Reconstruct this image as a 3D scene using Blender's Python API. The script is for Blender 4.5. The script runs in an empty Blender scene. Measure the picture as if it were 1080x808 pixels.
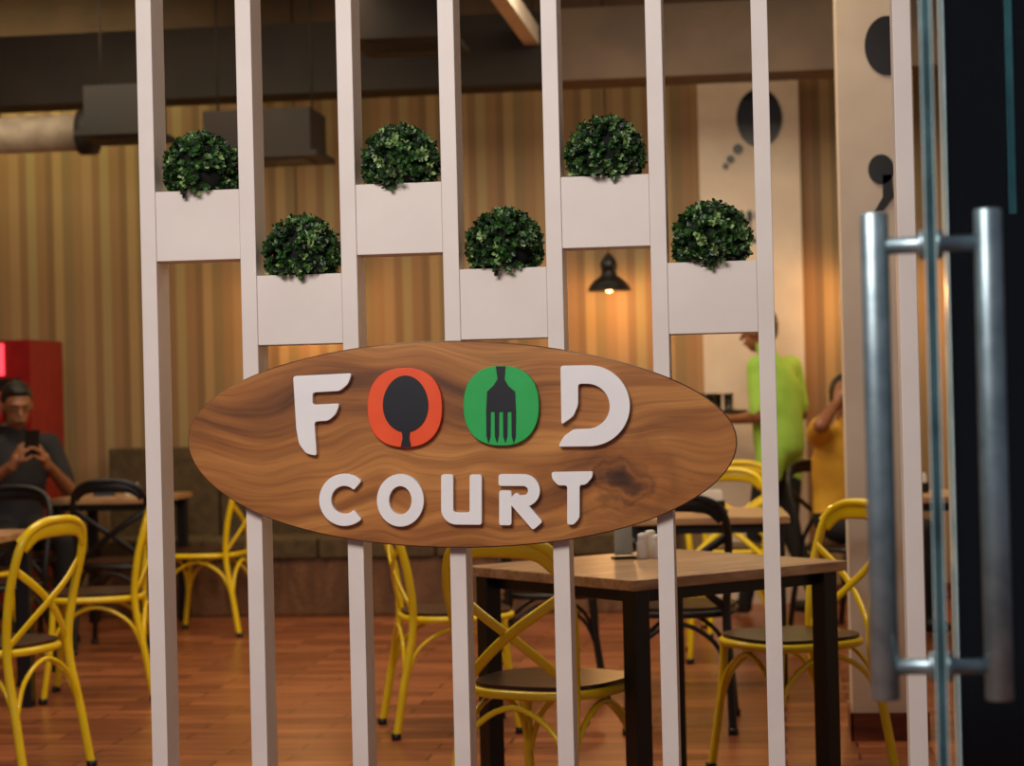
import bpy, bmesh, math, random
from mathutils import Vector, Matrix
random.seed(7)
V=Vector
S=bpy.context.scene
COL=S.collection
def lin(c):
    o=[]
    for v in c:
        v=v/255.0
        o.append(v/12.92 if v<=0.04045 else ((v+0.055)/1.055)**2.4)
    return tuple(o)+(1.0,)
# ---------------------------------------------------------------- materials
def newmat(name):
    m=bpy.data.materials.new(name); m.use_nodes=True
    nt=m.node_tree; b=nt.nodes['Principled BSDF']
    return m,nt,b
def noisy(name,c1,c2=None,rough=0.5,metal=0.0,scale=12.0,bump=0.0,spec=0.5,coat=0.0):
    m,nt,b=newmat(name)
    if c2 is None: c2=tuple(v*0.88 for v in c1)
    tc=nt.nodes.new('ShaderNodeTexCoord')
    n=nt.nodes.new('ShaderNodeTexNoise'); n.inputs['Scale'].default_value=scale; n.inputs['Detail'].default_value=4
    nt.links.new(tc.outputs['Object'],n.inputs['Vector'])
    r=nt.nodes.new('ShaderNodeValToRGB')
    r.color_ramp.elements[0].position=0.35; r.color_ramp.elements[0].color=lin(c2)
    r.color_ramp.elements[1].position=0.65; r.color_ramp.elements[1].color=lin(c1)
    nt.links.new(n.outputs['Fac'],r.inputs['Fac']); nt.links.new(r.outputs['Color'],b.inputs['Base Color'])
    b.inputs['Roughness'].default_value=rough; b.inputs['Metallic'].default_value=metal
    b.inputs['Specular IOR Level'].default_value=spec; b.inputs['Coat Weight'].default_value=coat
    if bump>0:
        bp=nt.nodes.new('ShaderNodeBump'); bp.inputs['Strength'].default_value=bump; bp.inputs['Distance'].default_value=0.01
        nt.links.new(n.outputs['Fac'],bp.inputs['Height']); nt.links.new(bp.outputs['Normal'],b.inputs['Normal'])
    return m
def emis(name,c,strength):
    m,nt,b=newmat(name)
    b.inputs['Base Color'].default_value=lin(c); b.inputs['Emission Color'].default_value=lin(c)
    b.inputs['Emission Strength'].default_value=strength
    return m
def wood(name,dark,mid,light,sx=1.3,sz=9.0,dist=1.2,rough=0.35,fine=60,coat=0.0,pos=(0.32,0.5,0.68),knot=None,warp=0.0):
    m,nt,b=newmat(name)
    tc=nt.nodes.new('ShaderNodeTexCoord'); src=tc.outputs['Object']
    if warp>0:
        wn=nt.nodes.new('ShaderNodeTexNoise'); wn.inputs['Scale'].default_value=2.6; wn.inputs['Detail'].default_value=1.5
        nt.links.new(tc.outputs['Object'],wn.inputs['Vector'])
        sb=nt.nodes.new('ShaderNodeVectorMath'); sb.operation='SUBTRACT'; sb.inputs[1].default_value=(.5,.5,.5); nt.links.new(wn.outputs['Color'],sb.inputs[0])
        ml=nt.nodes.new('ShaderNodeVectorMath'); ml.operation='MULTIPLY'; ml.inputs[1].default_value=(warp*.3,0,warp); nt.links.new(sb.outputs[0],ml.inputs[0])
        aa=nt.nodes.new('ShaderNodeVectorMath'); aa.operation='ADD'; nt.links.new(src,aa.inputs[0]); nt.links.new(ml.outputs[0],aa.inputs[1]); src=aa.outputs[0]
    mp=nt.nodes.new('ShaderNodeMapping'); mp.inputs['Scale'].default_value=(sx,sz,sz)
    nt.links.new(src,mp.inputs['Vector'])
    n=nt.nodes.new('ShaderNodeTexNoise'); n.inputs['Scale'].default_value=1.0; n.inputs['Detail'].default_value=6; n.inputs['Distortion'].default_value=dist
    nt.links.new(mp.outputs['Vector'],n.inputs['Vector'])
    r=nt.nodes.new('ShaderNodeValToRGB'); cr=r.color_ramp
    cr.elements[0].position=pos[0]; cr.elements[0].color=lin(dark)
    cr.elements[1].position=pos[2]; cr.elements[1].color=lin(light)
    e=cr.elements.new(pos[1]); e.color=lin(mid)
    nt.links.new(n.outputs['Fac'],r.inputs['Fac'])
    mp2=nt.nodes.new('ShaderNodeMapping'); mp2.inputs['Scale'].default_value=(sx*3,fine,fine)
    nt.links.new(src,mp2.inputs['Vector'])
    n2=nt.nodes.new('ShaderNodeTexNoise'); n2.inputs['Scale'].default_value=1.0; n2.inputs['Detail'].default_value=3; n2.inputs['Distortion'].default_value=0.6
    nt.links.new(mp2.outputs['Vector'],n2.inputs['Vector'])
    r2=nt.nodes.new('ShaderNodeValToRGB'); r2.color_ramp.elements[0].position=0.3; r2.color_ramp.elements[0].color=(0.58,0.52,0.46,1); r2.color_ramp.elements[1].position=0.6; r2.color_ramp.elements[1].color=(1,1,1,1)
    nt.links.new(n2.outputs['Fac'],r2.inputs['Fac'])
    mx=nt.nodes.new('ShaderNodeMix'); mx.data_type='RGBA'; mx.blend_type='MULTIPLY'; mx.inputs[0].default_value=0.8
    nt.links.new(r.outputs['Color'],mx.inputs[6]); nt.links.new(r2.outputs['Color'],mx.inputs[7])
    out=mx.outputs[2]
    if knot:
        kp=nt.nodes.new('ShaderNodeMapping'); kp.inputs['Location'].default_value=(-knot[0]*0.8,0,-knot[1]); kp.inputs['Scale'].default_value=(0.8,0,1)
        nt.links.new(tc.outputs['Object'],kp.inputs['Vector'])
        nz=nt.nodes.new('ShaderNodeTexNoise'); nz.inputs['Scale'].default_value=22; nt.links.new(tc.outputs['Object'],nz.inputs['Vector'])
        ln=nt.nodes.new('ShaderNodeVectorMath'); ln.operation='LENGTH'; nt.links.new(kp.outputs['Vector'],ln.inputs[0])
        ad=nt.nodes.new('ShaderNodeMath'); ad.operation='MULTIPLY_ADD'; ad.inputs[1].default_value=0.09; nt.links.new(nz.outputs['Fac'],ad.inputs[0]); nt.links.new(ln.outputs['Value'],ad.inputs[2])
        kr=nt.nodes.new('ShaderNodeValToRGB'); ce=kr.color_ramp
        ce.elements[0].position=0.045; ce.elements[0].color=(.10,.07,.05,1); ce.elements[1].position=0.17; ce.elements[1].color=(1,1,1,1)
        for p,v in ((.065,.35),(.078,.85),(.09,.5),(.105,.95),(.13,.72)):
            q=ce.elements.new(p); q.color=(v,v*.93,v*.85,1)
        nt.links.new(ad.outputs[0],kr.inputs['Fac'])
        m3=nt.nodes.new('ShaderNodeMix'); m3.data_type='RGBA'; m3.blend_type='MULTIPLY'; m3.inputs[0].default_value=.9
        nt.links.new(out,m3.inputs[6]); nt.links.new(kr.outputs['Color'],m3.inputs[7]); out=m3.outputs[2]
    nt.links.new(out,b.inputs['Base Color'])
    b.inputs['Roughness'].default_value=rough; b.inputs['Coat Weight'].default_value=coat
    return m
M={}
M['white']=noisy('white_lacquer',(230,220,212),(224,213,205),0.45,scale=6)
M['whitewall']=noisy('white_plaster',(228,213,194),(216,200,182),0.7,scale=4)
M['letter']=noisy('white_acrylic',(244,242,242),(240,238,238),0.3)
M['orange']=noisy('orange_acrylic',(244,88,36),(238,80,32),0.35)
M['green']=noisy('green_acrylic',(38,176,86),(34,170,80),0.35)
M['icon']=noisy('black_acrylic',(20,22,32),(16,18,26),0.35)
M['signwood']=wood('suar_wood',(108,62,24),(166,104,46),(206,142,72),sx=1.1,sz=10.5,dist=0.6,rough=0.35,fine=95,coat=0.15,pos=(0.33,0.47,0.66),knot=(0.375,-0.09),warp=0.24)
M['signedge']=wood('suar_bark_edge',(84,48,20),(118,74,34),(150,98,48),sx=4,sz=10,rough=0.5)
M['leaf1']=noisy('boxwood_leaf_dark',(26,54,20),(16,36,13),0.45,scale=80)
M['leaf2']=noisy('boxwood_leaf_mid',(60,104,44),(42,78,32),0.4,scale=80)
M['leaf3']=noisy('boxwood_leaf_light',(160,184,120),(112,146,80),0.35,scale=80)
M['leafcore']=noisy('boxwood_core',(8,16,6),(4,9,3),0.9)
M['yellow']=noisy('yellow_paint',(242,208,18),(234,198,12),0.3,coat=0.3)
M['black']=noisy('black_paint',(18,17,18),(12,12,13),0.35)
M['seat']=wood('dark_seat_wood',(28,14,8),(52,28,15),(80,45,24),rough=0.3)
M['reddish']=wood('baseboard_wood',(84,38,20),(118,58,32),(146,78,46),sx=4,sz=9,rough=0.4)
M['tabletop']=wood('light_laminate',(158,118,82),(182,142,102),(204,166,126),sx=3,sz=12,rough=0.35)
M['steel']=noisy('brushed_steel',(158,178,186),(132,152,160),0.40,metal=0.85,scale=30)
M['glassedge']=noisy('glass_edge_teal',(60,88,94),(34,54,60),0.15)
M['glassline']=noisy('glass_edge_highlight',(190,214,214),(160,190,192),0.2)  # highlight along the glass edge, put in as a pale colour
M['navy']=noisy('dark_glossy_panel',(7,12,22),(4,8,16),0.12,scale=2)
M['teal']=noisy('teal_trim',(60,120,130),(40,90,100),0.3)
M['dark']=noisy('dark_ceiling_paint',(36,26,19),(25,18,13),0.8,scale=3)
M['soffit']=noisy('brown_soffit_paint',(88,66,48),(72,54,38),0.8,scale=3)
M['grille']=noisy('dark_grey_casing',(24,19,15),(17,14,11),0.7,scale=3)
M['beam']=noisy('beam_paint_lit',(104,84,66),(88,70,55),0.7,scale=3)  # lighter beam colour, with the light on its right part put in
M['duct']=noisy('galvanised_duct',(150,138,122),(128,116,102),0.6,metal=0.0)
M['bench']=noisy('olive_brown_upholstery',(88,70,42),(70,55,32),0.8,scale=20,bump=0.2)
M['benchbase']=wood('bench_base_wood',(78,48,28),(106,70,42),(126,88,56),sx=8,sz=2,rough=0.5)
M['red']=noisy('red_enamel',(150,16,18),(134,12,14),0.3)
M['redlit']=emis('lit_header',(255,70,84),1.6)
M['paper']=noisy('white_paper',(238,234,228),(228,222,214),0.6)
M['skin']=noisy('brown_skin',(142,92,62),(128,80,52),0.5,scale=30)
M['hair']=noisy('black_hair',(16,13,12),(8,7,7),0.5,scale=90,bump=0.4)
M['limeshirt']=noisy('lime_cotton',(166,212,84),(150,198,70),0.85,scale=9,bump=0.15)
M['yelshirt']=noisy('mustard_cotton',(214,164,46),(198,144,38),0.85,scale=9,bump=0.15)
M['darkshirt']=noisy('charcoal_cotton',(30,28,34),(20,19,24),0.85,scale=9,bump=0.15)
M['trouser']=noisy('black_trouser',(20,20,24),(14,14,17),0.85,scale=9,bump=0.15)
M['shoe']=noisy('black_shoe_leather',(16,14,14),(10,9,9),0.4)
M['eye']=noisy('eye_white',(165,150,140))
M['lip']=noisy('lip',(112,58,48))
M['bulb']=emis('warm_bulb',(255,190,110),14)
M['screen']=emis('phone_screen',(170,190,220),0.6)
m,nt,b=newmat('clear_glass'); b.inputs['Transmission Weight'].default_value=1; b.inputs['Roughness'].default_value=0.02; b.inputs['IOR'].default_value=1.45; b.inputs['Base Color'].default_value=(0.86,0.96,0.94,1); M['glass']=m
def stripes():
    m,nt,b=newmat('striped_wallpaper')
    tc=nt.nodes.new('ShaderNodeTexCoord'); sp=nt.nodes.new('ShaderNodeSeparateXYZ'); nt.links.new(tc.outputs['Object'],sp.inputs[0])
    mu=nt.nodes.new('ShaderNodeMath'); mu.operation='MULTIPLY'; mu.inputs[1].default_value=2.1; nt.links.new(sp.outputs['X'],mu.inputs[0])
    fr=nt.nodes.new('ShaderNodeMath'); fr.operation='FRACT'; nt.links.new(mu.outputs[0],fr.inputs[0])
    r=nt.nodes.new('ShaderNodeValToRGB'); cr=r.color_ramp; cr.interpolation='CONSTANT'
    st=[(0,(160,130,90)),(0.13,(136,105,70)),(0.24,(156,136,92)),(0.36,(145,112,75)),(0.5,(126,98,64)),(0.6,(162,134,90)),(0.72,(134,112,74)),(0.86,(148,116,78))]
    cr.elements[0].position=0; cr.elements[0].color=lin(st[0][1]); cr.elements[1].position=st[1][0]; cr.elements[1].color=lin(st[1][1])
    for p,c in st[2:]:
        e=cr.elements.new(p); e.color=lin(c)
    nt.links.new(fr.outputs[0],r.inputs['Fac']); nt.links.new(r.outputs['Color'],b.inputs['Base Color']); b.inputs['Roughness'].default_value=0.6
    return m
M['stripes']=stripes()
def floormat():
    m,nt,b=newmat('parquet_floor')
    tc=nt.nodes.new('ShaderNodeTexCoord')
    br=nt.nodes.new('ShaderNodeTexBrick'); br.inputs['Scale'].default_value=1.0
    br.inputs['Brick Width'].default_value=0.5; br.inputs['Row Height'].default_value=0.12; br.inputs['Mortar Size'].default_value=0.004
    br.inputs['Color1'].default_value=lin((182,112,72)); br.inputs['Color2'].default_value=lin((128,70,43)); br.inputs['Mortar'].default_value=lin((56,28,17)); br.inputs['Bias'].default_value=-0.1
    nt.links.new(tc.outputs['Object'],br.inputs['Vector'])
    mp2=nt.nodes.new('ShaderNodeMapping'); mp2.inputs['Scale'].default_value=(3,30,1); nt.links.new(tc.outputs['Object'],mp2.inputs['Vector'])
    n=nt.nodes.new('ShaderNodeTexNoise'); n.inputs['Scale'].default_value=1; n.inputs['Detail'].default_value=5; nt.links.new(mp2.outputs['Vector'],n.inputs['Vector'])
    r=nt.nodes.new('ShaderNodeValToRGB'); r.color_ramp.elements[0].position=0.3; r.color_ramp.elements[0].color=(0.5,0.46,0.42,1); r.color_ramp.elements[1].position=0.65; r.color_ramp.elements[1].color=(1.05,1.02,1,1)
    nt.links.new(n.outputs['Fac'],r.inputs['Fac'])
    mx=nt.nodes.new('ShaderNodeMix'); mx.data_type='RGBA'; mx.blend_type='MULTIPLY'; mx.inputs[0].default_value=1
    nt.links.new(br.outputs['Color'],mx.inputs[6]); nt.links.new(r.outputs['Color'],mx.inputs[7]); nt.links.new(mx.outputs[2],b.inputs['Base Color'])
    b.inputs['Roughness'].default_value=0.3
    return m
M['floor']=floormat()
# ---------------------------------------------------------------- mesh builder
class MB:
    def __init__(s): s.v=[]; s.f=[]; s.m=[]; s.mats=[]; s.sm=[]
    def mi(s,k):
        if k not in s.mats: s.mats.append(k)
        return s.mats.index(k)
    def add(s,vs,fs,k,smooth=False,T=None):
        o=len(s.v); i=s.mi(k)
        for p in vs:
            p=V(p)
            if T is not None: p=T@p
            s.v.append(p)
        for f in fs: s.f.append([o+a for a in f]); s.m.append(i); s.sm.append(smooth)
    def box(s,x0,x1,y0,y1,z0,z1,k,T=None):
        vs=[(x0,y0,z0),(x1,y0,z0),(x1,y1,z0),(x0,y1,z0),(x0,y0,z1),(x1,y0,z1),(x1,y1,z1),(x0,y1,z1)]
        s.add(vs,[(0,3,2,1),(4,5,6,7),(0,1,5,4),(1,2,6,5),(2,3,7,6),(3,0,4,7)],k,False,T)
    def prism(s,poly,y0,y1,k,T=None):
        n=len(poly); a=sum(poly[i][0]*poly[(i+1)%n][1]-poly[(i+1)%n][0]*poly[i][1] for i in range(n))
        if a<0: poly=poly[::-1]
        vs=[(p[0],y0,p[1]) for p in poly]+[(p[0],y1,p[1]) for p in poly]
        fs=[list(range(n)),list(range(2*n-1,n-1,-1))]
        for i in range(n):
            j=(i+1)%n; fs.append((j,i,n+i,n+j))
        s.add(vs,fs,k,False,T)
    def prismz(s,poly,z0,z1,k,T=None):
        n=len(poly); vs=[(p[0],p[1],z0) for p in poly]+[(p[0],p[1],z1) for p in poly]
        fs=[list(range(n))[::-1],list(range(n,2*n))]
        for i in range(n):
            j=(i+1)%n; fs.append((i,j,n+j,n+i))
        s.add(vs,fs,k,False,T)
    def tube(s,pts,r,k,seg=8,r2=None,closed=False,T=None,up=None,radii=None):
        pts=[V(p) for p in pts]; n=len(pts); vs=[]; fs=[]
        N=None
        for i in range(n):
            if closed: t=pts[(i+1)%n]-pts[i-1]
            else: t=pts[min(i+1,n-1)]-pts[max(i-1,0)]
            t.normalize()
            if up is not None:
                N=V(up)-t*V(up).dot(t); N.normalize()
            elif N is None:
                a=V((0,0,1)) if abs(t.z)<0.9 else V((1,0,0)); N=a-t*a.dot(t); N.normalize()
            else:
                N=N-t*N.dot(t); N.normalize()
            B=t.cross(N)
            rr=radii[i] if radii else r
            rb=r2 if r2 else rr
            for j in range(seg):
                an=2*math.pi*j/seg
                vs.append(pts[i]+N*math.cos(an)*rr+B*math.sin(an)*rb)
        m=n if closed else n-1
        for i in range(m):
            for j in range(seg):
                a=i*seg+j; b_=i*seg+(j+1)%seg; c=((i+1)%n)*seg+(j+1)%seg; d=((i+1)%n)*seg+j
                fs.append((a,b_,c,d))
        if not closed:
            fs.append(list(range(seg))[::-1]); fs.append(list(range((n-1)*seg,n*seg)))
        s.add(vs,fs,k,True,T)
    def ell(s,c,r,k,nu=20,nv=12,T=None,R=None):
        c=V(c); vs=[]; fs=[]
        for i in range(nv+1):
            th=math.pi*i/nv
            for j in range(nu):
                ph=2*math.pi*j/nu
                p=V((r[0]*math.sin(th)*math.cos(ph),r[1]*math.sin(th)*math.sin(ph),r[2]*math.cos(th)))
                if R is not None: p=R@p
                vs.append(c+p)
        for i in range(nv):
            for j in range(nu):
                fs.append((i*nu+j,(i+1)*nu+j,(i+1)*nu+(j+1)%nu,i*nu+(j+1)%nu))
        s.add(vs,fs,k,True,T)
    def cap(s,p0,p1,r0,r1,k='skin',seg=14):
        p0=V(p0); p1=V(p1); d=(p1-p0); d.normalize()
        pts=[];rad=[]
        for a in (80,60,35,12): 
            a=math.radians(a); pts.append(p0-d*r0*math.sin(a)); rad.append(r0*math.cos(a))
        for i in range(0,5):
            u=i/4; pts.append(p0.lerp(p1,u)); rad.append(r0+(r1-r0)*u)
        for a in (12,35,60,80):
            a=math.radians(a); pts.append(p1+d*r1*math.sin(a)); rad.append(r1*math.cos(a))
        s.tube(pts,0,k,seg=seg,radii=rad)
    def lathe(s,prof,c,k,seg=20,T=None):
        vs=[];fs=[]; n=len(prof)
        for (r,z) in prof:
            for j in range(seg):
                a=2*math.pi*j/seg; vs.append((c[0]+r*math.cos(a),c[1]+r*math.sin(a),c[2]+z))
        for i in range(n-1):
            for j in range(seg):
                fs.append((i*seg+j,i*seg+(j+1)%seg,(i+1)*seg+(j+1)%seg,(i+1)*seg+j))
        fs.append(list(range(seg))[::-1]); fs.append(list(range((n-1)*seg,n*seg)))
        s.add(vs,fs,k,True,T)
    def mesh(s,name):
        me=bpy.data.meshes.new(name); me.from_pydata([tuple(p) for p in s.v],[],s.f)
        for k in s.mats: me.materials.append(M[k])
        for i,p in enumerate(me.polygons): p.material_index=s.m[i]; p.use_smooth=s.sm[i]
        me.update(); return me
    def obj(s,name,loc=(0,0,0),rot=0.0,parent=None,bevel=0):
        me=s.mesh(name); o=bpy.data.objects.new(name,me); COL.objects.link(o)
        o.location=loc; o.rotation_euler=(0,0,rot)
        if parent: o.parent=parent
        if bevel>0:
            b=o.modifiers.new('bevel','BEVEL'); b.width=bevel; b.segments=2; b.limit_method='ANGLE'
        return o
def empty(name,loc=(0,0,0),rot=0):
    e=bpy.data.objects.new(name,None); COL.objects.link(e); e.location=loc; e.rotation_euler=(0,0,rot); e.empty_display_size=0.1; return e
def catmull(P,n=6):
    P=[V(p) for p in P]; out=[]
    for i in range(len(P)-1):
        p0=P[max(i-1,0)];p1=P[i];p2=P[i+1];p3=P[min(i+2,len(P)-1)]
        for j in range(n):
            t=j/n
            out.append(0.5*((2*p1)+(p2-p0)*t+(2*p0-5*p1+4*p2-p3)*t*t+(3*p1-p0-3*p2+p3)*t**3))
    out.append(P[-1]); return out
def sup(a,b,n,seg=36):
    out=[]
    for i in range(seg):
        t=2*math.pi*i/seg; c=math.cos(t); s_=math.sin(t)
        out.append((a*math.copysign(abs(c)**(2/n),c),b*math.copysign(abs(s_)**(2/n),s_)))
    return out
def roundpoly(poly,r):
    n=len(poly); out=[]
    for i in range(n):
        a=V((poly[i-1][0],poly[i-1][1],0)); p=V((poly[i][0],poly[i][1],0)); c=V((poly[(i+1)%n][0],poly[(i+1)%n][1],0))
        d1=a-p; d2=c-p
        if d1.length<1e-6 or d2.length<1e-6: continue
        if d1.normalized().dot(d2.normalized())<-0.93: out.append((p.x,p.y)); continue
        q1=p+d1.normalized()*min(r,d1.length*.48); q2=p+d2.normalized()*min(r,d2.length*.48)
        for t in (0,.25,.5,.75,1):
            q=q1*(1-t)**2+p*2*t*(1-t)+q2*t*t; out.append((q.x,q.y))
    return out
def simplebox(name,x0,x1,y0,y1,z0,z1,k,bevel=0):
    mb=MB(); mb.box(x0,x1,y0,y1,z0,z1,k); return mb.obj(name,bevel=bevel)
# ---------------------------------------------------------------- room shell
CZ=3.9
simplebox('floor',-6.2,3.6,-1.5,13.0,-0.1,0,'floor')
simplebox('ceiling',-6.2,3.6,4.6,13.0,CZ,CZ+0.1,'dark')
simplebox('wall_back',-6.0,3.4,12.6,12.8,0,3.15,'stripes')
simplebox('wall_back_upper',-6.0,3.4,12.6,12.8,3.15,CZ,'soffit')
simplebox('wall_left',-6.1,-6.0,4.6,12.8,0,CZ,'stripes')
simplebox('wall_right',3.4,3.5,4.6,12.8,0,CZ,'whitewall')
simplebox('trim_header',-6.0,3.4,4.68,4.83,2.9,CZ,'white')
simplebox('baseboard_back',-6.0,3.4,12.57,12.6,0,0.1,'reddish')
simplebox('ceiling_beam',-6.0,-1.15,11.3,11.6,2.97,3.36,'dark')
simplebox('ceiling_beam',-1.15,3.4,11.25,11.6,2.97,3.36,'beam')  # same beam continued; this part is coloured lighter because it is better lit
simplebox('ceiling_beam',-6.0,3.4,8.2,8.45,3.55,CZ,'dark')
mb=MB(); mb.box(-0.433,0.162,12.45,12.6,0,3.13,'whitewall')
def ellp(cx,cz,rx,rz,n=32): return [(cx+rx*math.cos(2*math.pi*i/n),cz+rz*math.sin(2*math.pi*i/n)) for i in range(n)]
mb.prism(ellp(-0.07,2.88,0.135,0.175),12.443,12.45,'black')
for x,z,r in ((-0.2,2.7,0.03),(-0.245,2.64,0.024),(-0.275,2.6,0.018)): mb.prism(ellp(x,z,r,r,16),12.443,12.45,'black')
for i,x in enumerate((-0.19,-0.14,-0.09)):
    mb.prism(ellp(x,2.3,0.018,0.035,14),12.443,12.45,'black'); mb.box(x-0.006,x+0.006,12.443,12.45,2.16,2.28,'black')
mb.box(-0.22,-0.06,12.443,12.45,2.14,2.165,'black')
mb.obj('wall_pilaster')
mb=MB(); mb.box(0.240,0.505,7.6,7.9,0,CZ,'whitewall')
mb.prism(ellp(0.419,2.494,0.08,0.107),7.594,7.6,'black')
mb.prism(ellp(0.387,2.05,0.046,0.054),7.594,7.6,'black')
mb.prism([(0.424,2.03),(0.43,1.95),(0.39,1.90),(0.36,1.90),(0.39,1.95),(0.392,2.03)],7.594,7.6,'black')
mb.box(0.234,0.511,7.585,7.6,0,0.1,'reddish'); mb.box(0.230,0.240,7.585,7.9,0,0.1,'reddish')
mb.obj('square_column')
# ---------------------------------------------------------------- slatted partition
YP=4.7; SP=0.2368; SW=0.037; SD=0.10
mb=MB(); xs=[-0.040-SP*i for i in range(6,-1,-1)]
for x in xs: mb.box(x,x+SW,YP,YP+SD,0,2.9,'white')
mb.obj('slatted_partition',bevel=0.0015)
simplebox('door_jamb',0.272,0.312,YP,YP+SD,0,2.9,'white',0.002)
def boxwood_mesh(seed):
    rnd=random.Random(seed); mb=MB()
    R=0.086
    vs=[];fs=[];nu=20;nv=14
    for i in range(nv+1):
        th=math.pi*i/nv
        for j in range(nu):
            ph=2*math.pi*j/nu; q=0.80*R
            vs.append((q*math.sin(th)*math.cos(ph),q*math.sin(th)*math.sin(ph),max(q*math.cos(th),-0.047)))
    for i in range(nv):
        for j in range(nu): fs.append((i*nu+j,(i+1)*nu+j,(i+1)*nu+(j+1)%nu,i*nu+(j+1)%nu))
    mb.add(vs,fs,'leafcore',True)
    for _ in range(520):
        z=rnd.uniform(-0.68,1); a=rnd.uniform(0,2*math.pi); s_=math.sqrt(max(0,1-z*z))
        n=V((s_*math.cos(a),s_*math.sin(a),z))
        lump=1+0.02*math.sin(7*n.x+seed)*math.sin(6*n.y)*math.cos(8*n.z+seed)
        tip=rnd.uniform(0.92,1.04)
        ax=(n+V((rnd.gauss(0,.35),rnd.gauss(0,.35),rnd.gauss(0,.35)))).normalized()
        q=ax.cross(V((rnd.gauss(0,1),rnd.gauss(0,1),rnd.gauss(0,1)))).normalized(); q2=ax.cross(q)
        kk=rnd.choices(['leaf1','leaf2','leaf3'],[0.44,0.38,0.18])[0]
        for li in range(8):
            p=n*R*lump*tip-ax*(0.0035*(li//2)+rnd.uniform(0,.001))
            an=li*math.pi+(li//2)*math.pi/2+rnd.gauss(0,.3)
            d=(ax*rnd.uniform(.5,.9)+(q*math.cos(an)+q2*math.sin(an))).normalized()
            if p.z<-0.047:
                if not (p.y<-0.056 and p.z>-0.062): continue
            if p.y>-0.056 and p.z+d.z*0.013<-0.047: continue
            w=d.cross(ax).normalized(); up=w.cross(d)
            L=rnd.uniform(0.010,0.0145); W=L*0.33
            e=p+d*L
            if abs(e.x)>0.0985: continue
            k=kk if rnd.random()<.7 else rnd.choice(['leaf1','leaf2'])
            mb.add([p,p+d*L*.35+w*W+up*.001,p+d*L*.75+w*W*.85+up*.001,e,p+d*L*.75-w*W*.85+up*.001,p+d*L*.35-w*W+up*.001],[(0,1,2,3),(0,3,4,5)],k)
    return mb
bw=[boxwood_mesh(i).mesh('boxwood_ball_%d'%i) for i in range(3)]
for i in range(6):
    x0=xs[i]+SW; x1=xs[i+1]; up=(i%2==0)
    z0,z1=(1.600,1.762) if up else (1.399,1.560)
    mb=MB(); mb.box(x0+.0003,x1-.0003,YP+0.002,YP+SD-0.002,z0,z1,'white'); mb.obj('planter_box',bevel=0.0015)
    o=bpy.data.objects.new('boxwood_ball',bw[i%3]); COL.objects.link(o)
    o.location=((x0+x1)/2,YP+SD/2-0.004,z1+0.049); o.rotation_euler=(0,0,0.0 if i<3 else 0.2)
# ---------------------------------------------------------------- oval sign
sg=empty('oval_wooden_sign',(-0.724,YP,1.162))
def ov(a,b,n=96):
    out=[]
    for i in range(n):
        t=2*math.pi*i/n; w=1+0.006*math.sin(3*t+1)+0.004*math.sin(5*t)
        out.append((a*w*math.cos(t),b*w*math.sin(t)))
    return out
mb=MB(); tilt=math.radians(-1.4); c_,s_=math.cos(tilt),math.sin(tilt)
o1=[(p[0]*c_-p[1]*s_,p[0]*s_+p[1]*c_) for p in ov(0.628,0.2345)]
n=len(o1)
vs=[(x,0,z) for x,z in o1]+[(x,-0.032,z) for x,z in o1]+[(x*0.996,-0.036,z*0.988) for x,z in o1]
fs=[]
for i in range(n):
    j=(i+1)%n; fs.append((j,i,n+i,n+j)); fs.append((n+j,n+i,2*n+i,2*n+j))
mb.add(vs,fs,'signedge',True); mb.add(vs,[list(range(n))[::-1]],'signedge'); mb.add(vs[2*n:],[list(range(n))],'signwood')
mb.obj('board',parent=sg)
KX=0.002165; KZ=1/468.0
def L2(p):
    x,y=p
    X=-0.714+(x-485)*KX-(y-469)*0.0236*KX
    Z=1.27-((y-404)+(x-540)*0.0236-13)*KZ
    return (X+0.724,Z-1.162)
YB=-0.036
def piece(mb,poly,k,t0=0.0,t1=0.018): mb.prism([L2(p) for p in poly],YB-t1,YB-t0,k)
def ribbon(mb,path,w,k,t1=0.018,closed=False):
    P=[V((p[0],p[1],0)) for p in path]; n=len(P); A=[];B=[]
    for i in range(n):
        if closed: a=(P[i]-P[i-1]).normalized(); b=(P[(i+1)%n]-P[i]).normalized()
        else:
            a=(P[i]-P[i-1]).normalized() if i>0 else (P[1]-P[0]).normalized()
            b=(P[i+1]-P[i]).normalized() if i<n-1 else a
        t=(a+b).normalized(); nn=V((-t.y,t.x,0)); c=max(0.4,t.dot(a))
        A.append(P[i]+nn*w/2/c); B.append(P[i]-nn*w/2/c)
    if not closed:
        poly=[(p.x,p.y) for p in A]+[(p.x,p.y) for p in B[::-1]]
        piece(mb,roundpoly(poly,2.8),k,0,t1); return
    vs=[]
    for q,yy in ((A,YB-t1),(B,YB-t1),(A,YB),(B,YB)):
        for p in q:
            x,z=L2((p.x,p.y)); vs.append((x,yy,z))
    fs=[]
    for i in range(n):
        j=(i+1)%n
        fs+= [(i,j,n+j,n+i),(i,2*n+i,2*n+j,j),(n+i,n+j,3*n+j,3*n+i)]
    mb.add(vs,fs,k)
def arc(cx,cy,rx,ry,a0,a1,n=30): return [(cx+rx*math.cos(math.radians(a0+(a1-a0)*i/n)),cy-ry*math.sin(math.radians(a0+(a1-a0)*i/n))) for i in range(n+1)]
mb=MB(); piece(mb,roundpoly([(308,396.5),(371,393.5),(367,405),(358,412.5),(329,414),(329,427),(358,425.5),(354,437),(346,444),(331,445),(333.5,481.5),(322,479),(314.5,469),(311.5,453)],3.5),'letter'); mb.obj('letter_f',parent=sg,bevel=0.0012)
mb=MB()
outer=arc(620,428,42.5,42.5,88,-90,28); inner=arc(618,428.5,23.5,23.5,-90,88,24)
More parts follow.
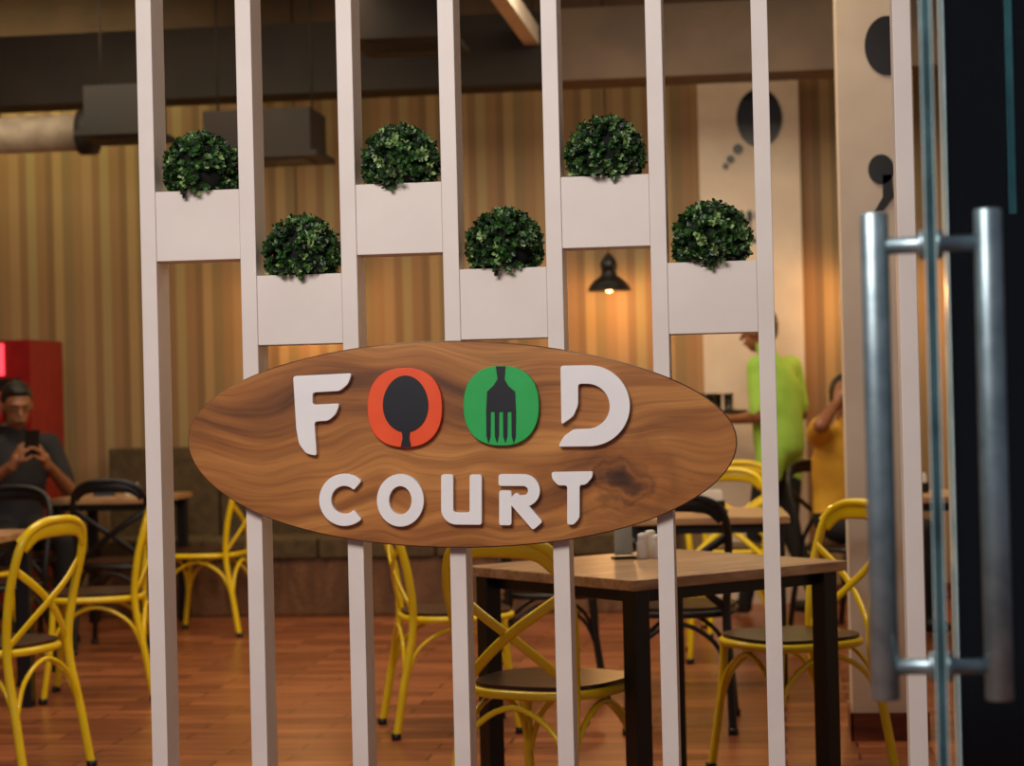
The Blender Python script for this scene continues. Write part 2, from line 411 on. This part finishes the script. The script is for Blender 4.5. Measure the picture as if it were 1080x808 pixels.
piece(mb,roundpoly([(590.5,386)]+outer+[(588,471),(594,460),(604,452.5)]+inner+[(609,405),(609,427),(604,439),(591.5,448)],3.2),'letter'); mb.obj('letter_d',parent=sg,bevel=0.0012)
mb=MB(); ribbon(mb,arc(363,528,20.5,21.3,46,314),13,'letter'); mb.obj('letter_c',parent=sg,bevel=0.001)
mb=MB(); ribbon(mb,arc(422.5,528,18.4,21.4,0,360,40)[:-1],12.8,'letter',closed=True); mb.obj('letter_o',parent=sg)
mb=MB(); ribbon(mb,[(472,500.5),(472,536)]+arc(482,537,10,10,190,260,6)+[(484,547),(502,547),(502,500.5)],12.8,'letter'); mb.obj('letter_u',parent=sg,bevel=0.001)
mb=MB(); ribbon(mb,[(526,506),(552,506)]+arc(552,517,11,11,80,-80,12)+[(550,528),(542,528)],12.3,'letter'); ribbon(mb,[(540,523),(567,554)],13.5,'letter',0.0178); ribbon(mb,[(533,517),(533,553.5)],12.8,'letter',0.0176); mb.obj('letter_r',parent=sg)
mb=MB(); piece(mb,roundpoly([(581,497.5),(624.5,496.5),(623.5,503),(617,510.5),(610.5,511),(610.5,545),(604.5,552.5),(597.5,552.5),(597.5,511.5),(588,511.5),(582,505)],2.6),'letter'); mb.obj('letter_t',parent=sg,bevel=0.001)
def disc(name,cx,cy,k):
    mb=MB(); piece(mb,[(cx+p[0],cy+p[1]) for p in sup(39.5,42,2.35,64)],k,t1=0.016); mb.obj(name,parent=sg,bevel=0.0015)
disc('orange_disc',427,430,'orange'); disc('green_disc',528.5,428,'green')
mb=MB(); egg=[]
for i in range(40):
    t=2*math.pi*i/40; egg.append((428+24*math.cos(t)*(1+0.05*math.sin(t)),426+30*math.sin(t)))
piece(mb,egg,'icon',0.016,0.019); piece(mb,[(423,448),(433.5,448),(432,462),(434,471.5),(423,471.5),(425,462)],'icon',0.016,0.0188); mb.obj('spoon_icon',parent=sg)
mb=MB(); piece(mb,[(523,386.5),(533,386.5),(532,400),(536,407),(543,413),(544,434),(513,434),(514,413),(520.5,407),(525,400)],'icon',0.016,0.019)
for x in (513,521.8,530.6,539.4): piece(mb,[(x,432),(x+4.7,432),(x+4.4,460),(x+2.3,467),(x+0.3,460)],'icon',0.016,0.0188)
mb.obj('fork_icon',parent=sg)
# ---------------------------------------------------------------- glass door with pull handle
dd=empty('glass_door',(0.1906,2.605,0),rot=-math.atan(0.0732))
mb=MB(); mb.box(-0.005,0.005,-0.06,0.85,0.02,2.6,'glass')
mb.obj('pane',parent=dd)
mb=MB(); mb.box(-0.0055,0.0055,-0.0665,-0.0601,0.02,2.6,'glassedge'); mb.box(-0.0068,-0.0055,-0.0665,-0.0601,0.02,2.6,'glassline'); mb.box(0.0055,0.0068,-0.0665,-0.0601,0.02,2.6,'glassline'); mb.obj('pane_edge',parent=dd)  # pale strips on both sides paint the bright lines of the edge
mb=MB(); mb.box(-0.02,0.02,0.79,0.86,0.0,0.1,'steel'); mb.box(-0.02,0.02,0.79,0.86,2.5,2.6,'steel'); mb.obj('pivot_fittings',parent=dd,bevel=0.002)
mb=MB()
for x in (-0.068,0.069):
    pts=[(x,0,0.884),(x,0,0.886),(x,0,1.482),(x,0,1.484)]
    mb.tube(pts,0.016,'steel',seg=24,radii=[0.016,0.0173,0.0173,0.016])
for z in (0.925,1.443):
    mb.tube([(-0.069,0,z),(0.069,0,z)],0.0105,'steel',seg=16)
    for x in (-1,1): mb.tube([(x*0.0068,0,z),(x*0.014,0,z),(x*0.015,0,z)],0.015,'steel',seg=20,radii=[0.018,0.018,0.013])
mb.obj('pull_handle',parent=dd)
mb=MB(); mb.box(0.287,1.5,3.52,3.60,0,2.9,'navy'); mb.box(0.283,0.287,3.505,3.60,0,2.9,'glassline')
mb.box(0.385,0.397,3.51,3.52,1.55,2.9,'teal')
mb.obj('wall_side_panel')
# ---------------------------------------------------------------- furniture
def chair_mesh(k):
    mb=MB()
    R=[(.195,-.27,0),(.188,-.235,.2),(.178,-.195,.42),(.188,-.21,.6),(.192,-.245,.74),(.168,-.27,.83),(.10,-.285,.872),(0,-.29,.882)]
    Lh=[(-x,y,z) for x,y,z in R[:-1]][::-1]
    mb.tube(catmull(R+Lh,5),0.0155,k,seg=8)
    band=catmull([(-.178,-.262,.80),(-.12,-.282,.845),(0,-.292,.855),(.12,-.282,.845),(.178,-.262,.80)],6)
    mb.tube(band,0.03,k,seg=8,r2=0.006,up=(0,0,1))
    for s_,o in ((1,0),(-1,.006)):
        mb.tube(catmull([(s_*.188,-.235+o,.73),(s_*.09,-.25+o,.665),(0,-.245+o,.605),(-s_*.09,-.225+o,.535),(-s_*.178,-.195+o,.455)],5),0.015,k,seg=6,r2=0.0055)
    seat=[(p[0]*(1+0.06*(p[1]/.2)),p[1]-0.005) for p in sup(.205,.205,2.8,40)]
    mb.prismz(seat,.44,.462,'seat')
    mb.tube([(x*1.01,y*1.01,.437) for x,y in seat],0.014,k,seg=6,closed=True)
    for s_ in (1,-1):
        P=catmull([(s_*.172,.15,.435),(s_*.178,.165,.25),(s_*.195,.20,0)],6); mb.tube(P,0.0145,k,seg=8)
    for x,y in ((.195,.2),(-.195,.2),(.195,-.27),(-.195,-.27)): mb.tube([(x,y,0),(x,y,.025)],0.019,'black',seg=8)
    c=[(.18,.172),(-.18,.172),(-.187,-.232),(.187,-.232)]
    for i in range(4):
        a=V((c[i][0],c[i][1],.2)); b=V((c[(i+1)%4][0],c[(i+1)%4][1],.2)); m_=(a+b)/2
        P=[a,a.lerp(m_,.28)*0.98+V((0,0,.14)),V((m_.x*.97,m_.y*.97,.405)),b.lerp(m_,.28)*0.98+V((0,0,.14)),b]
        mb.tube(catmull(P,5),0.009,k,seg=6)
    return mb.mesh('bistro_chair_'+k)
CM={'yellow':chair_mesh('yellow'),'black':chair_mesh('black')}
def chair(k,x,y,fx,fy):
    o=bpy.data.objects.new('%s_cross_back_chair'%k,CM[k]); COL.objects.link(o)
    o.location=(x,y,0); o.rotation_euler=(0,0,math.atan2(fy,fx)-math.pi/2); return o
chair('yellow',0.022,6.96,-.84,-.54)
chair('yellow',-0.66,5.94,.387,.916)
chair('yellow',-1.24,7.9,.967,.32)
chair('yellow',-0.20,10.95,.1,-1)
chair('yellow',-0.25,9.95,.05,-1)
chair('black',-0.388,8.0,0,1)
chair('black',-0.95,8.75,1,.1)
chair('yellow',-2.73,6.96,-.96,.26)
chair('yellow',-2.98,8.80,-1,-.2)
chair('yellow',-3.16,11.2,-1,.1)
chair('black',-3.42,10.55,-.1,1)
chair('black',-3.65,9.35,0,-1)
chair('yellow',-4.05,10.0,.1,1)
chair('black',-4.13,10.95,.6,-.8)
chair('black',0.36,11.02,.7,-.7)
def table(x,y,w,d,rot,leg=0.055):
    mb=MB()
    mb.box(-w/2,w/2,-d/2,d/2,.72,.75,'tabletop')
    mb.box(-w/2+.06,w/2-.06,-d/2+.06,d/2-.06,.68,.72,'black')
    for sx in (-1,1):
        for sy in (-1,1):
            cx=sx*(w/2-.05); cy=sy*(d/2-.05); mb.box(cx-leg/2,cx+leg/2,cy-leg/2,cy+leg/2,0,.72,'black')
    return mb.obj('dining_table',(x,y,0),rot,bevel=0.003)
table(-.385,6.34,.84,.80,math.radians(44))
table(-.33,8.93,.7,.7,.05)
table(-3.5,8.18,.74,.74,0)
table(-3.73,11.52,.64,.7,0)
table(.72,10.25,.7,.7,0)
def shaker(x,y,z,h=.075,r=.02):
    mb=MB(); mb.lathe([(r*.9,0),(r,.004),(r,h*.6),(r*.8,h*.75),(r*.8,h*.78),(r*.85,h*.8),(r*.8,h*.96),(r*.4,h)],(x,y,z),'paper',16); mb.obj('condiment_shaker')
shaker(-.43,6.52,.75,.08); shaker(-.383,6.525,.75); shaker(-.41,6.58,.75,.085)
mb=MB(); mb.box(-.035,.035,-.025,.025,.0,.008,'black'); mb.box(-.03,.03,-.003,.003,.008,.13,'glass'); mb.box(-.028,.028,.003,.005,.012,.125,'paper'); mb.obj('menu_stand',(-.49,6.52,.75),0.3)
def napkins(x,y):
    mb=MB(); mb.box(-.06,.06,-.03,.03,0,.05,'black')
    for i in range(6): mb.box(-.05,.05,-.022+i*.007,-.018+i*.007,.01,.10-abs(i-2.5)*.006,'paper')
    mb.obj('napkin_holder',(x,y,.75),.3)
napkins(-3.82,11.5); napkins(-3.55,8.25); napkins(-.3,8.95); napkins(.65,10.3)
shaker(-3.68,11.5,.75); shaker(-3.62,11.45,.75)
mb=MB(); mb.box(-4.1,-.6,12.02,12.5,0,.34,'benchbase')
for i in range(5):
    x0=-4.1+i*.7; mb.box(x0+.005,x0+.695,11.99,12.42,.34,.46,'bench'); mb.box(x0+.005,x0+.695,12.42,12.56,.4,1.0,'bench')
mb.obj('banquette_bench',bevel=0.012)
mb=MB(); mb.box(-5.1,-4.42,11.98,12.55,.06,1.67,'red'); mb.box(-5.08,-4.46,12.0,12.5,0,.06,'black')
mb.box(-5.08,-4.58,11.965,11.98,1.46,1.65,'redlit'); mb.box(-5.05,-4.48,11.97,11.98,.2,1.44,'black')
for z in (.35,.62,.89,1.16): mb.box(-5.03,-4.5,11.962,11.97,z,z+.015,'duct')
for z in (.365,.635,.905,1.175):
    for i in range(8): mb.lathe([(.022,0),(.025,.01),(.025,.12),(.012,.16),(.012,.19)],(-5.0+i*.067,11.94,z),'paper' if i%2 else 'red',10)
mb.box(-4.53,-4.51,11.93,11.965,.7,1.1,'steel')
mb.obj('drinks_cooler')
def pendant(x,y,z):
    mb=MB()
    mb.lathe([(.13,0),(.128,.008),(.115,.035),(.08,.07),(.05,.09),(.042,.12),(.05,.13),(.05,.17),(.03,.2),(.012,.22)],(x,y,z),'black',28)
    mb.tube([(x,y,z+.2),(x,y,CZ-.02)],.004,'black',seg=6); mb.lathe([(.04,0),(.05,.02)],(x,y,CZ-.02),'black',16)
    mb.ell((x,y,z+.012),(.026,.026,.018),'bulb')
    mb.obj('pendant_lamp')
    l=bpy.data.lights.new('pendant_light','POINT'); l.energy=11; l.color=(1,.50,.17); l.shadow_soft_size=.05
    o=bpy.data.objects.new('pendant_light',l); COL.objects.link(o); o.location=(x,y,z-.07)
for x in (-.97,-2.84,.55,1.4): pendant(x,12.25,1.87)
mb=MB(); mb.tube([(-5.9,11.0,2.76),(-3.7,11.0,2.76)],.10,'duct',seg=24); mb.tube([(-3.74,11.0,2.76),(-3.66,11.0,2.76)],.125,'grille',seg=24)
for x in (-5.2,-4.2): mb.tube([(x,11.0,2.85),(x,11.0,CZ)],.006,'dark',seg=6)
mb.obj('round_duct')
def acbox(name,x0,x1,y0,y1,z0,z1,k):
    mb=MB(); mb.box(x0,x1,y0,y1,z0+.03,z1,k); mb.box(x0-.04,x1+.04,y0-.04,y1+.04,z0,z0+.03,k)
    for i in range(5):
        yy=y0+.05+i*(y1-y0-.1)/5; mb.box(x0+.04,x1-.04,yy,yy+.02,z0-.008,z0,'black')
    for x in (x0+.03,x1-.03): mb.tube([(x,(y0+y1)/2,z1),(x,(y0+y1)/2,CZ)],.006,'dark',seg=6)
    mb.obj(name)
acbox('air_conditioner_cassette',-3.0,-2.42,10.8,11.2,2.56,2.82,'dark')
acbox('air_conditioner_cassette',-2.0,-1.56,10.0,10.5,3.02,3.35,'dark')
acbox('air_conditioner_cassette',-3.52,-3.2,10.4,10.8,2.66,2.92,'grille')
mb=MB(); mb.box(-1.32,-1.24,5.2,11.25,3.17,3.19,'whitewall'); mb.box(-1.32,-1.31,5.2,11.25,3.19,3.27,'whitewall'); mb.box(-1.25,-1.24,5.2,11.25,3.19,3.27,'whitewall')
for y in (6,8,10,11): 
    for x in (-1.315,-1.245): mb.tube([(x,y,3.2),(x,y,CZ)],.005,'dark',seg=6)
mb.obj('cable_tray')
# ---------------------------------------------------------------- people
def remesh(mb,voxel,smooth=4):
    me=mb.mesh('tmp'); o=bpy.data.objects.new('tmp',me); COL.objects.link(o)
    r=o.modifiers.new('r','REMESH'); r.mode='VOXEL'; r.voxel_size=voxel; r.use_smooth_shade=True
    s_=o.modifiers.new('s','SMOOTH'); s_.iterations=smooth; s_.factor=.5
    dg=bpy.context.evaluated_depsgraph_get(); dg.update()
    out=bpy.data.meshes.new_from_object(o.evaluated_get(dg))
    bpy.data.objects.remove(o); return out
def segd(p,a,b):
    ab=b-a; t=max(0,min(1,(p-a).dot(ab)/max(ab.length_squared,1e-9))); return (p-(a+ab*t)).length
def link(me,name,parent):
    o=bpy.data.objects.new(name,me); COL.objects.link(o); o.parent=parent
    for p in me.polygons: p.use_smooth=True
    return o
def hand(parent,name,w,d,n,curl,side):
    w=V(w); d=V(d).normalized(); n=V(n); n=(n-d*n.dot(d)).normalized(); s_=d.cross(n)*side
    mb=MB(); R=Matrix((s_,d,n)).transposed()
    mb.cap(w-d*.02,w+d*.03,.026,.03)
    mb.ell(w+d*.05,(.042,.05,.017),'skin',R=R)
    for off,L in ((-.031,.062),(-.011,.072),(.010,.078),(.030,.070)):
        p=w+d*.085+s_*off; a=0.15
        for q,f in enumerate((.42,.32,.26)):
            a+=curl*(.8 if q==0 else 1); dirv=d*math.cos(a)+n*math.sin(a); e=p+dirv*L*f*1.15
            mb.cap(p,e,.0092-.0008*q,.0086-.0008*q,seg=8); p=e
    p=w+d*.03+s_*.03; t=(d*.65+s_*.7+n*.25).normalized(); e=p+t*.036; mb.cap(p,e,.012,.0105,seg=8)
    t=(d*.85+s_*.2+n*(.3+curl*.3)).normalized(); mb.cap(e,e+t*.032,.0105,.0085,seg=8)
    me=remesh(mb,.0035,2); me.materials.clear(); me.materials.append(M['skin']); link(me,name,parent)
def person(name,loc,face,J,shirt,scale=1.0,headdir=(0,1,0),hands=None,longsleeve=False,hem=0.0,bulk=1.0):
    root=empty(name,loc,math.atan2(face[1],face[0])-math.pi/2); root.scale=(scale,)*3
    g={k:V(v) for k,v in J.items()}
    mb=MB(); B=[]
    def bone(a,b,r0,r1,m): mb.cap(a,b,r0,r1); B.append((V(a),V(b),(r0+r1)/2,m))
    pel,ch,nk=g['pelvis'],g['chest'],g['neck']
    ax=(ch-pel).normalized()
    K=((0,.165,.125),(.25,.158,.13),(.5,.155,.13),(.75,.17,.13),(1.0,.178,.12),(1.2,.160,.10))
    for q in range(25):
        t=1.2*q/24; i=0
        while i<4 and t>K[i+1][0]: i+=1
        u=(t-K[i][0])/(K[i+1][0]-K[i][0]); rx=K[i][1]+(K[i+1][1]-K[i][1])*u; ry=K[i][2]+(K[i+1][2]-K[i][2])*u
        mb.ell(pel+(ch-pel)*t,(rx*bulk,ry*bulk,.10),'skin')
    B.append((pel+ax*(.04-hem),ch+ax*.1,.15+hem*.5,shirt)); B.append((pel-ax*(.06+hem),pel-ax*(.02+hem),.16,'trouser'))
    bone(ch+ax*.12,nk-(nk-ch).normalized()*.02,.075,.06,shirt); bone(nk,nk+(g['head']-nk)*.5,.056,.054,'skin')
    for s_ in ('l','r'):
        sh,el,wr=g['sh_'+s_],g['el_'+s_],g['wr_'+s_]
        bone(ch+ax*.1,sh,.07,.062,shirt)
        cut=sh.lerp(el,.8)
        bone(sh,cut,.062,.056,shirt); bone(cut,el,.044,.042,shirt if longsleeve else 'skin'); bone(el,wr,.041,.028,'skin')
        hp,kn,an=g['hip_'+s_],g['kn_'+s_],g['an_'+s_]
        bone(hp,kn,.092,.062,'trouser'); bone(kn,an,.062,.045,'trouser')
        ft=g['ft_'+s_]
        bone(V((an.x,an.y,ft.z)),ft,.040,.036,'shoe')
        bone(an,V((an.x,an.y,ft.z)),.042,.038,'shoe')
    me=remesh(mb,.013,8)
    me.materials.clear(); keys=['skin',shirt,'trouser','shoe']
    for k in keys: me.materials.append(M[k])
    for p in me.polygons:
        c=p.center; best=min(B,key=lambda q:segd(c,q[0],q[1])-q[2]); p.material_index=keys.index(best[3])
        if hem and abs(c.x)<.2 and pel.z-hem<c.z<pel.z+.1 and best[3]=='trouser': p.material_index=keys.index(shirt)
    link(me,'body',root)
    hd=g['head']; f=V(headdir).normalized(); sx=f.cross(V((0,0,1))).normalized(); u=sx.cross(f); R=Matrix((sx,f,u)).transposed()
    def H(x,y,z): return hd+R@V((x,y,z))
    mb=MB(); mb.ell(hd+R@V((0,-.008,.02)),(.076,.094,.098),'skin',R=R); mb.ell(H(0,.022,-.045),(.057,.064,.07),'skin',R=R)
    mb.ell(H(0,.03,-.093),(.03,.036,.02),'skin',R=R); mb.cap(H(0,.088,.005),H(0,.108,-.028),.009,.013); mb.ell(H(0,.085,.028),(.055,.012,.012),'skin',R=R)
    mb.ell(H(0,.084,-.06),(.026,.012,.012),'skin',R=R)
    for s_ in (1,-1): mb.ell(H(s_*.078,-.005,-.005),(.008,.018,.031),'skin',R=R)
    mb.cap(H(0,-.02,-.04),nk.lerp(hd,.15),.052,.054)
    me=remesh(mb,.006,3); me.materials.clear(); me.materials.append(M['skin']); link(me,'head',root)
    mb=MB()
    for s_ in (1,-1):
        mb.ell(H(s_*.03,.0815,.004),(.010,.006,.0045),'eye',12,8,R=R); mb.ell(H(s_*.03,.0855,.004),(.0048,.003,.0042),'hair',10,6,R=R)
        mb.ell(H(s_*.032,.0925,.029),(.017,.004,.003),'hair',10,6,R=R)
    mb.ell(H(0,.094,-.058),(.022,.006,.006),'lip',12,6,R=R)
    mb.obj('face_features',parent=root)
    mb=MB(); mb.ell(H(0,-.026,.038),(.084,.098,.096),'hair',28,18,R=R); mb.ell(H(0,-.055,-.0),(.074,.06,.075),'hair',24,14,R=R); mb.ell(H(0,.04,.09),(.058,.04,.03),'hair',R=R)
    me=remesh(mb,.007,2); me.materials.clear(); me.materials.append(M['hair']); link(me,'hair',root)
    for (s_,d,n,c) in hands: hand(root,'hand_'+s_,g['wr_'+s_],d,n,c,1 if s_=='l' else -1)
    return root
wt=person('waiter_man',(-.015,11.85,0),(-.86,.50),dict(pelvis=(0,-.02,.95),chest=(0,.0,1.27),neck=(0,.04,1.46),head=(0,.10,1.60),
 sh_l=(-.19,0,1.40),sh_r=(.19,0,1.40),el_l=(-.235,-.03,1.12),el_r=(.235,-.03,1.12),wr_l=(-.13,.21,1.105),wr_r=(.13,.21,1.105),
 hip_l=(-.09,-.02,.90),hip_r=(.09,-.02,.90),kn_l=(-.09,.08,.5),kn_r=(.09,-.01,.5),an_l=(-.09,.17,.10),an_r=(.09,-.17,.12),ft_l=(-.09,.30,.042),ft_r=(.09,-.04,.042)),
 'limeshirt',headdir=(-.15,1,-.12),hands=[('l',(.1,.9,.0),(.5,0,1),.35),('r',(-.1,.9,0),(-.5,0,1),.35)],hem=.12,bulk=1.06)
mb=MB(); mb.lathe([(.17,0),(.185,.004),(.19,.02),(.186,.02),(.18,.008),(.001,.008)],(0,.40,1.135),'black',32)
for x,y in ((-.07,.36),(.05,.34),(.0,.46),(.09,.44),(-.09,.47)): mb.lathe([(.024,0),(.028,.10),(.03,.11),(.026,.11),(.022,.01)],(x,y,1.143),'glass',16)
mb.obj('serving_tray',parent=wt)
man=person('seated_man_with_phone',(-4.13,10.97,0),(.6,-.8),dict(pelvis=(0,-.06,.58),chest=(0,-.06,.90),neck=(0,-.03,1.08),head=(0,.01,1.225),
 sh_l=(-.19,-.05,1.02),sh_r=(.19,-.05,1.02),el_l=(-.25,.06,.78),el_r=(.25,.06,.78),wr_l=(-.07,.27,.93),wr_r=(.10,.27,.93),
 hip_l=(-.1,0,.555),hip_r=(.1,0,.555),kn_l=(-.13,.40,.53),kn_r=(.13,.40,.53),an_l=(-.12,.40,.11),an_r=(.12,.40,.11),ft_l=(-.12,.52,.042),ft_r=(.12,.52,.042)),
 'darkshirt',scale=1.04,headdir=(.1,1,-.25),hands=[('l',(.45,.25,.85),(.6,-.2,0),.55),('r',(-.45,.25,.85),(-.6,-.2,0),.55)])
mb=MB(); mb.box(-.037,.037,-.004,.004,-.075,.075,'black'); mb.box(-.033,.033,-.0052,-.004,-.065,.065,'screen'); o=mb.obj('phone',parent=man,bevel=.002); o.location=(.015,.31,1.03); o.rotation_euler=(-.2,0,0)
person('seated_man_in_yellow',(.36,11.06,0),(.7,-.7),dict(pelvis=(0,-.06,.58),chest=(0,-.05,.89),neck=(0,-.02,1.07),head=(0,.02,1.21),
 sh_l=(-.19,-.04,1.01),sh_r=(.19,-.04,1.03),el_l=(-.25,.10,.80),el_r=(.33,.12,1.08),wr_l=(-.10,.30,.79),wr_r=(.155,.08,1.20),
 hip_l=(-.1,0,.555),hip_r=(.1,0,.555),kn_l=(-.13,.40,.53),kn_r=(.13,.40,.53),an_l=(-.12,.40,.11),an_r=(.12,.40,.11),ft_l=(-.12,.52,.042),ft_r=(.12,.52,.042)),
 'yelshirt',headdir=(-.1,1,-.1),hands=[('l',(.1,1,0),(0,0,-1),.3),('r',(-.4,-.1,.9),(-.8,0,-.3),.35)],bulk=1.06)
# ---------------------------------------------------------------- lights
def area(name,loc,target,sx,sy,e,c):
    l=bpy.data.lights.new(name,'AREA'); l.shape='RECTANGLE'; l.size=sx; l.size_y=sy; l.energy=e; l.color=c
    o=bpy.data.objects.new(name,l); COL.objects.link(o); o.location=loc
    o.rotation_euler=(V(target)-V(loc)).to_track_quat('-Z','Y').to_euler(); return o
area('foyer_light',(-1.3,1.2,3.0),(-.7,4.7,1.3),1.6,1.0,104,(1,.91,.85))
area('ceiling_panel_light',(-1.5,7.2,3.7),(-1.5,7.2,0),3.5,1.2,88,(1,.80,.55))
area('ceiling_panel_light',(-3.2,10.0,3.3),(-3.2,10.9,0),2.5,1.0,42,(1,.80,.54))
area('ceiling_panel_light',(-.2,9.6,3.3),(-.2,10.5,0),2.0,1.0,54,(1,.84,.62))
area('ceiling_panel_light',(-4.6,11.9,3.6),(-4.6,12.6,2.4),1.6,.2,16,(1,.85,.45))
area('ceiling_panel_light',(-1.2,11.9,3.6),(-1.2,12.6,1.8),3.2,.2,6,(1,.78,.5))
w=bpy.data.worlds.new('World'); S.world=w; w.use_nodes=True
w.node_tree.nodes['Background'].inputs[0].default_value=(.32,.33,.40,1); w.node_tree.nodes['Background'].inputs[1].default_value=.38
# ---------------------------------------------------------------- camera
S.view_settings.view_transform='Standard'
cam=bpy.data.cameras.new('camera'); co=bpy.data.objects.new('camera',cam); COL.objects.link(co); S.camera=co
cam.sensor_width=36; cam.lens=2200/1080*36; cam.clip_end=100
a=math.atan(.1273); r=.0236; pt=.0059
F=V((-math.sin(a)*math.cos(pt),math.cos(a)*math.cos(pt),math.sin(pt))); Rr=V((math.cos(a),math.sin(a),0)); U=Rr.cross(F)
R2=Rr*math.cos(r)-U*math.sin(r); U2=U*math.cos(r)+Rr*math.sin(r)
mt=Matrix((R2,U2,-F)).transposed().to_4x4(); mt.translation=V((0,0,1.27)); co.matrix_world=mt
cam.dof.use_dof=True; cam.dof.focus_distance=4.68; cam.dof.aperture_fstop=4.5
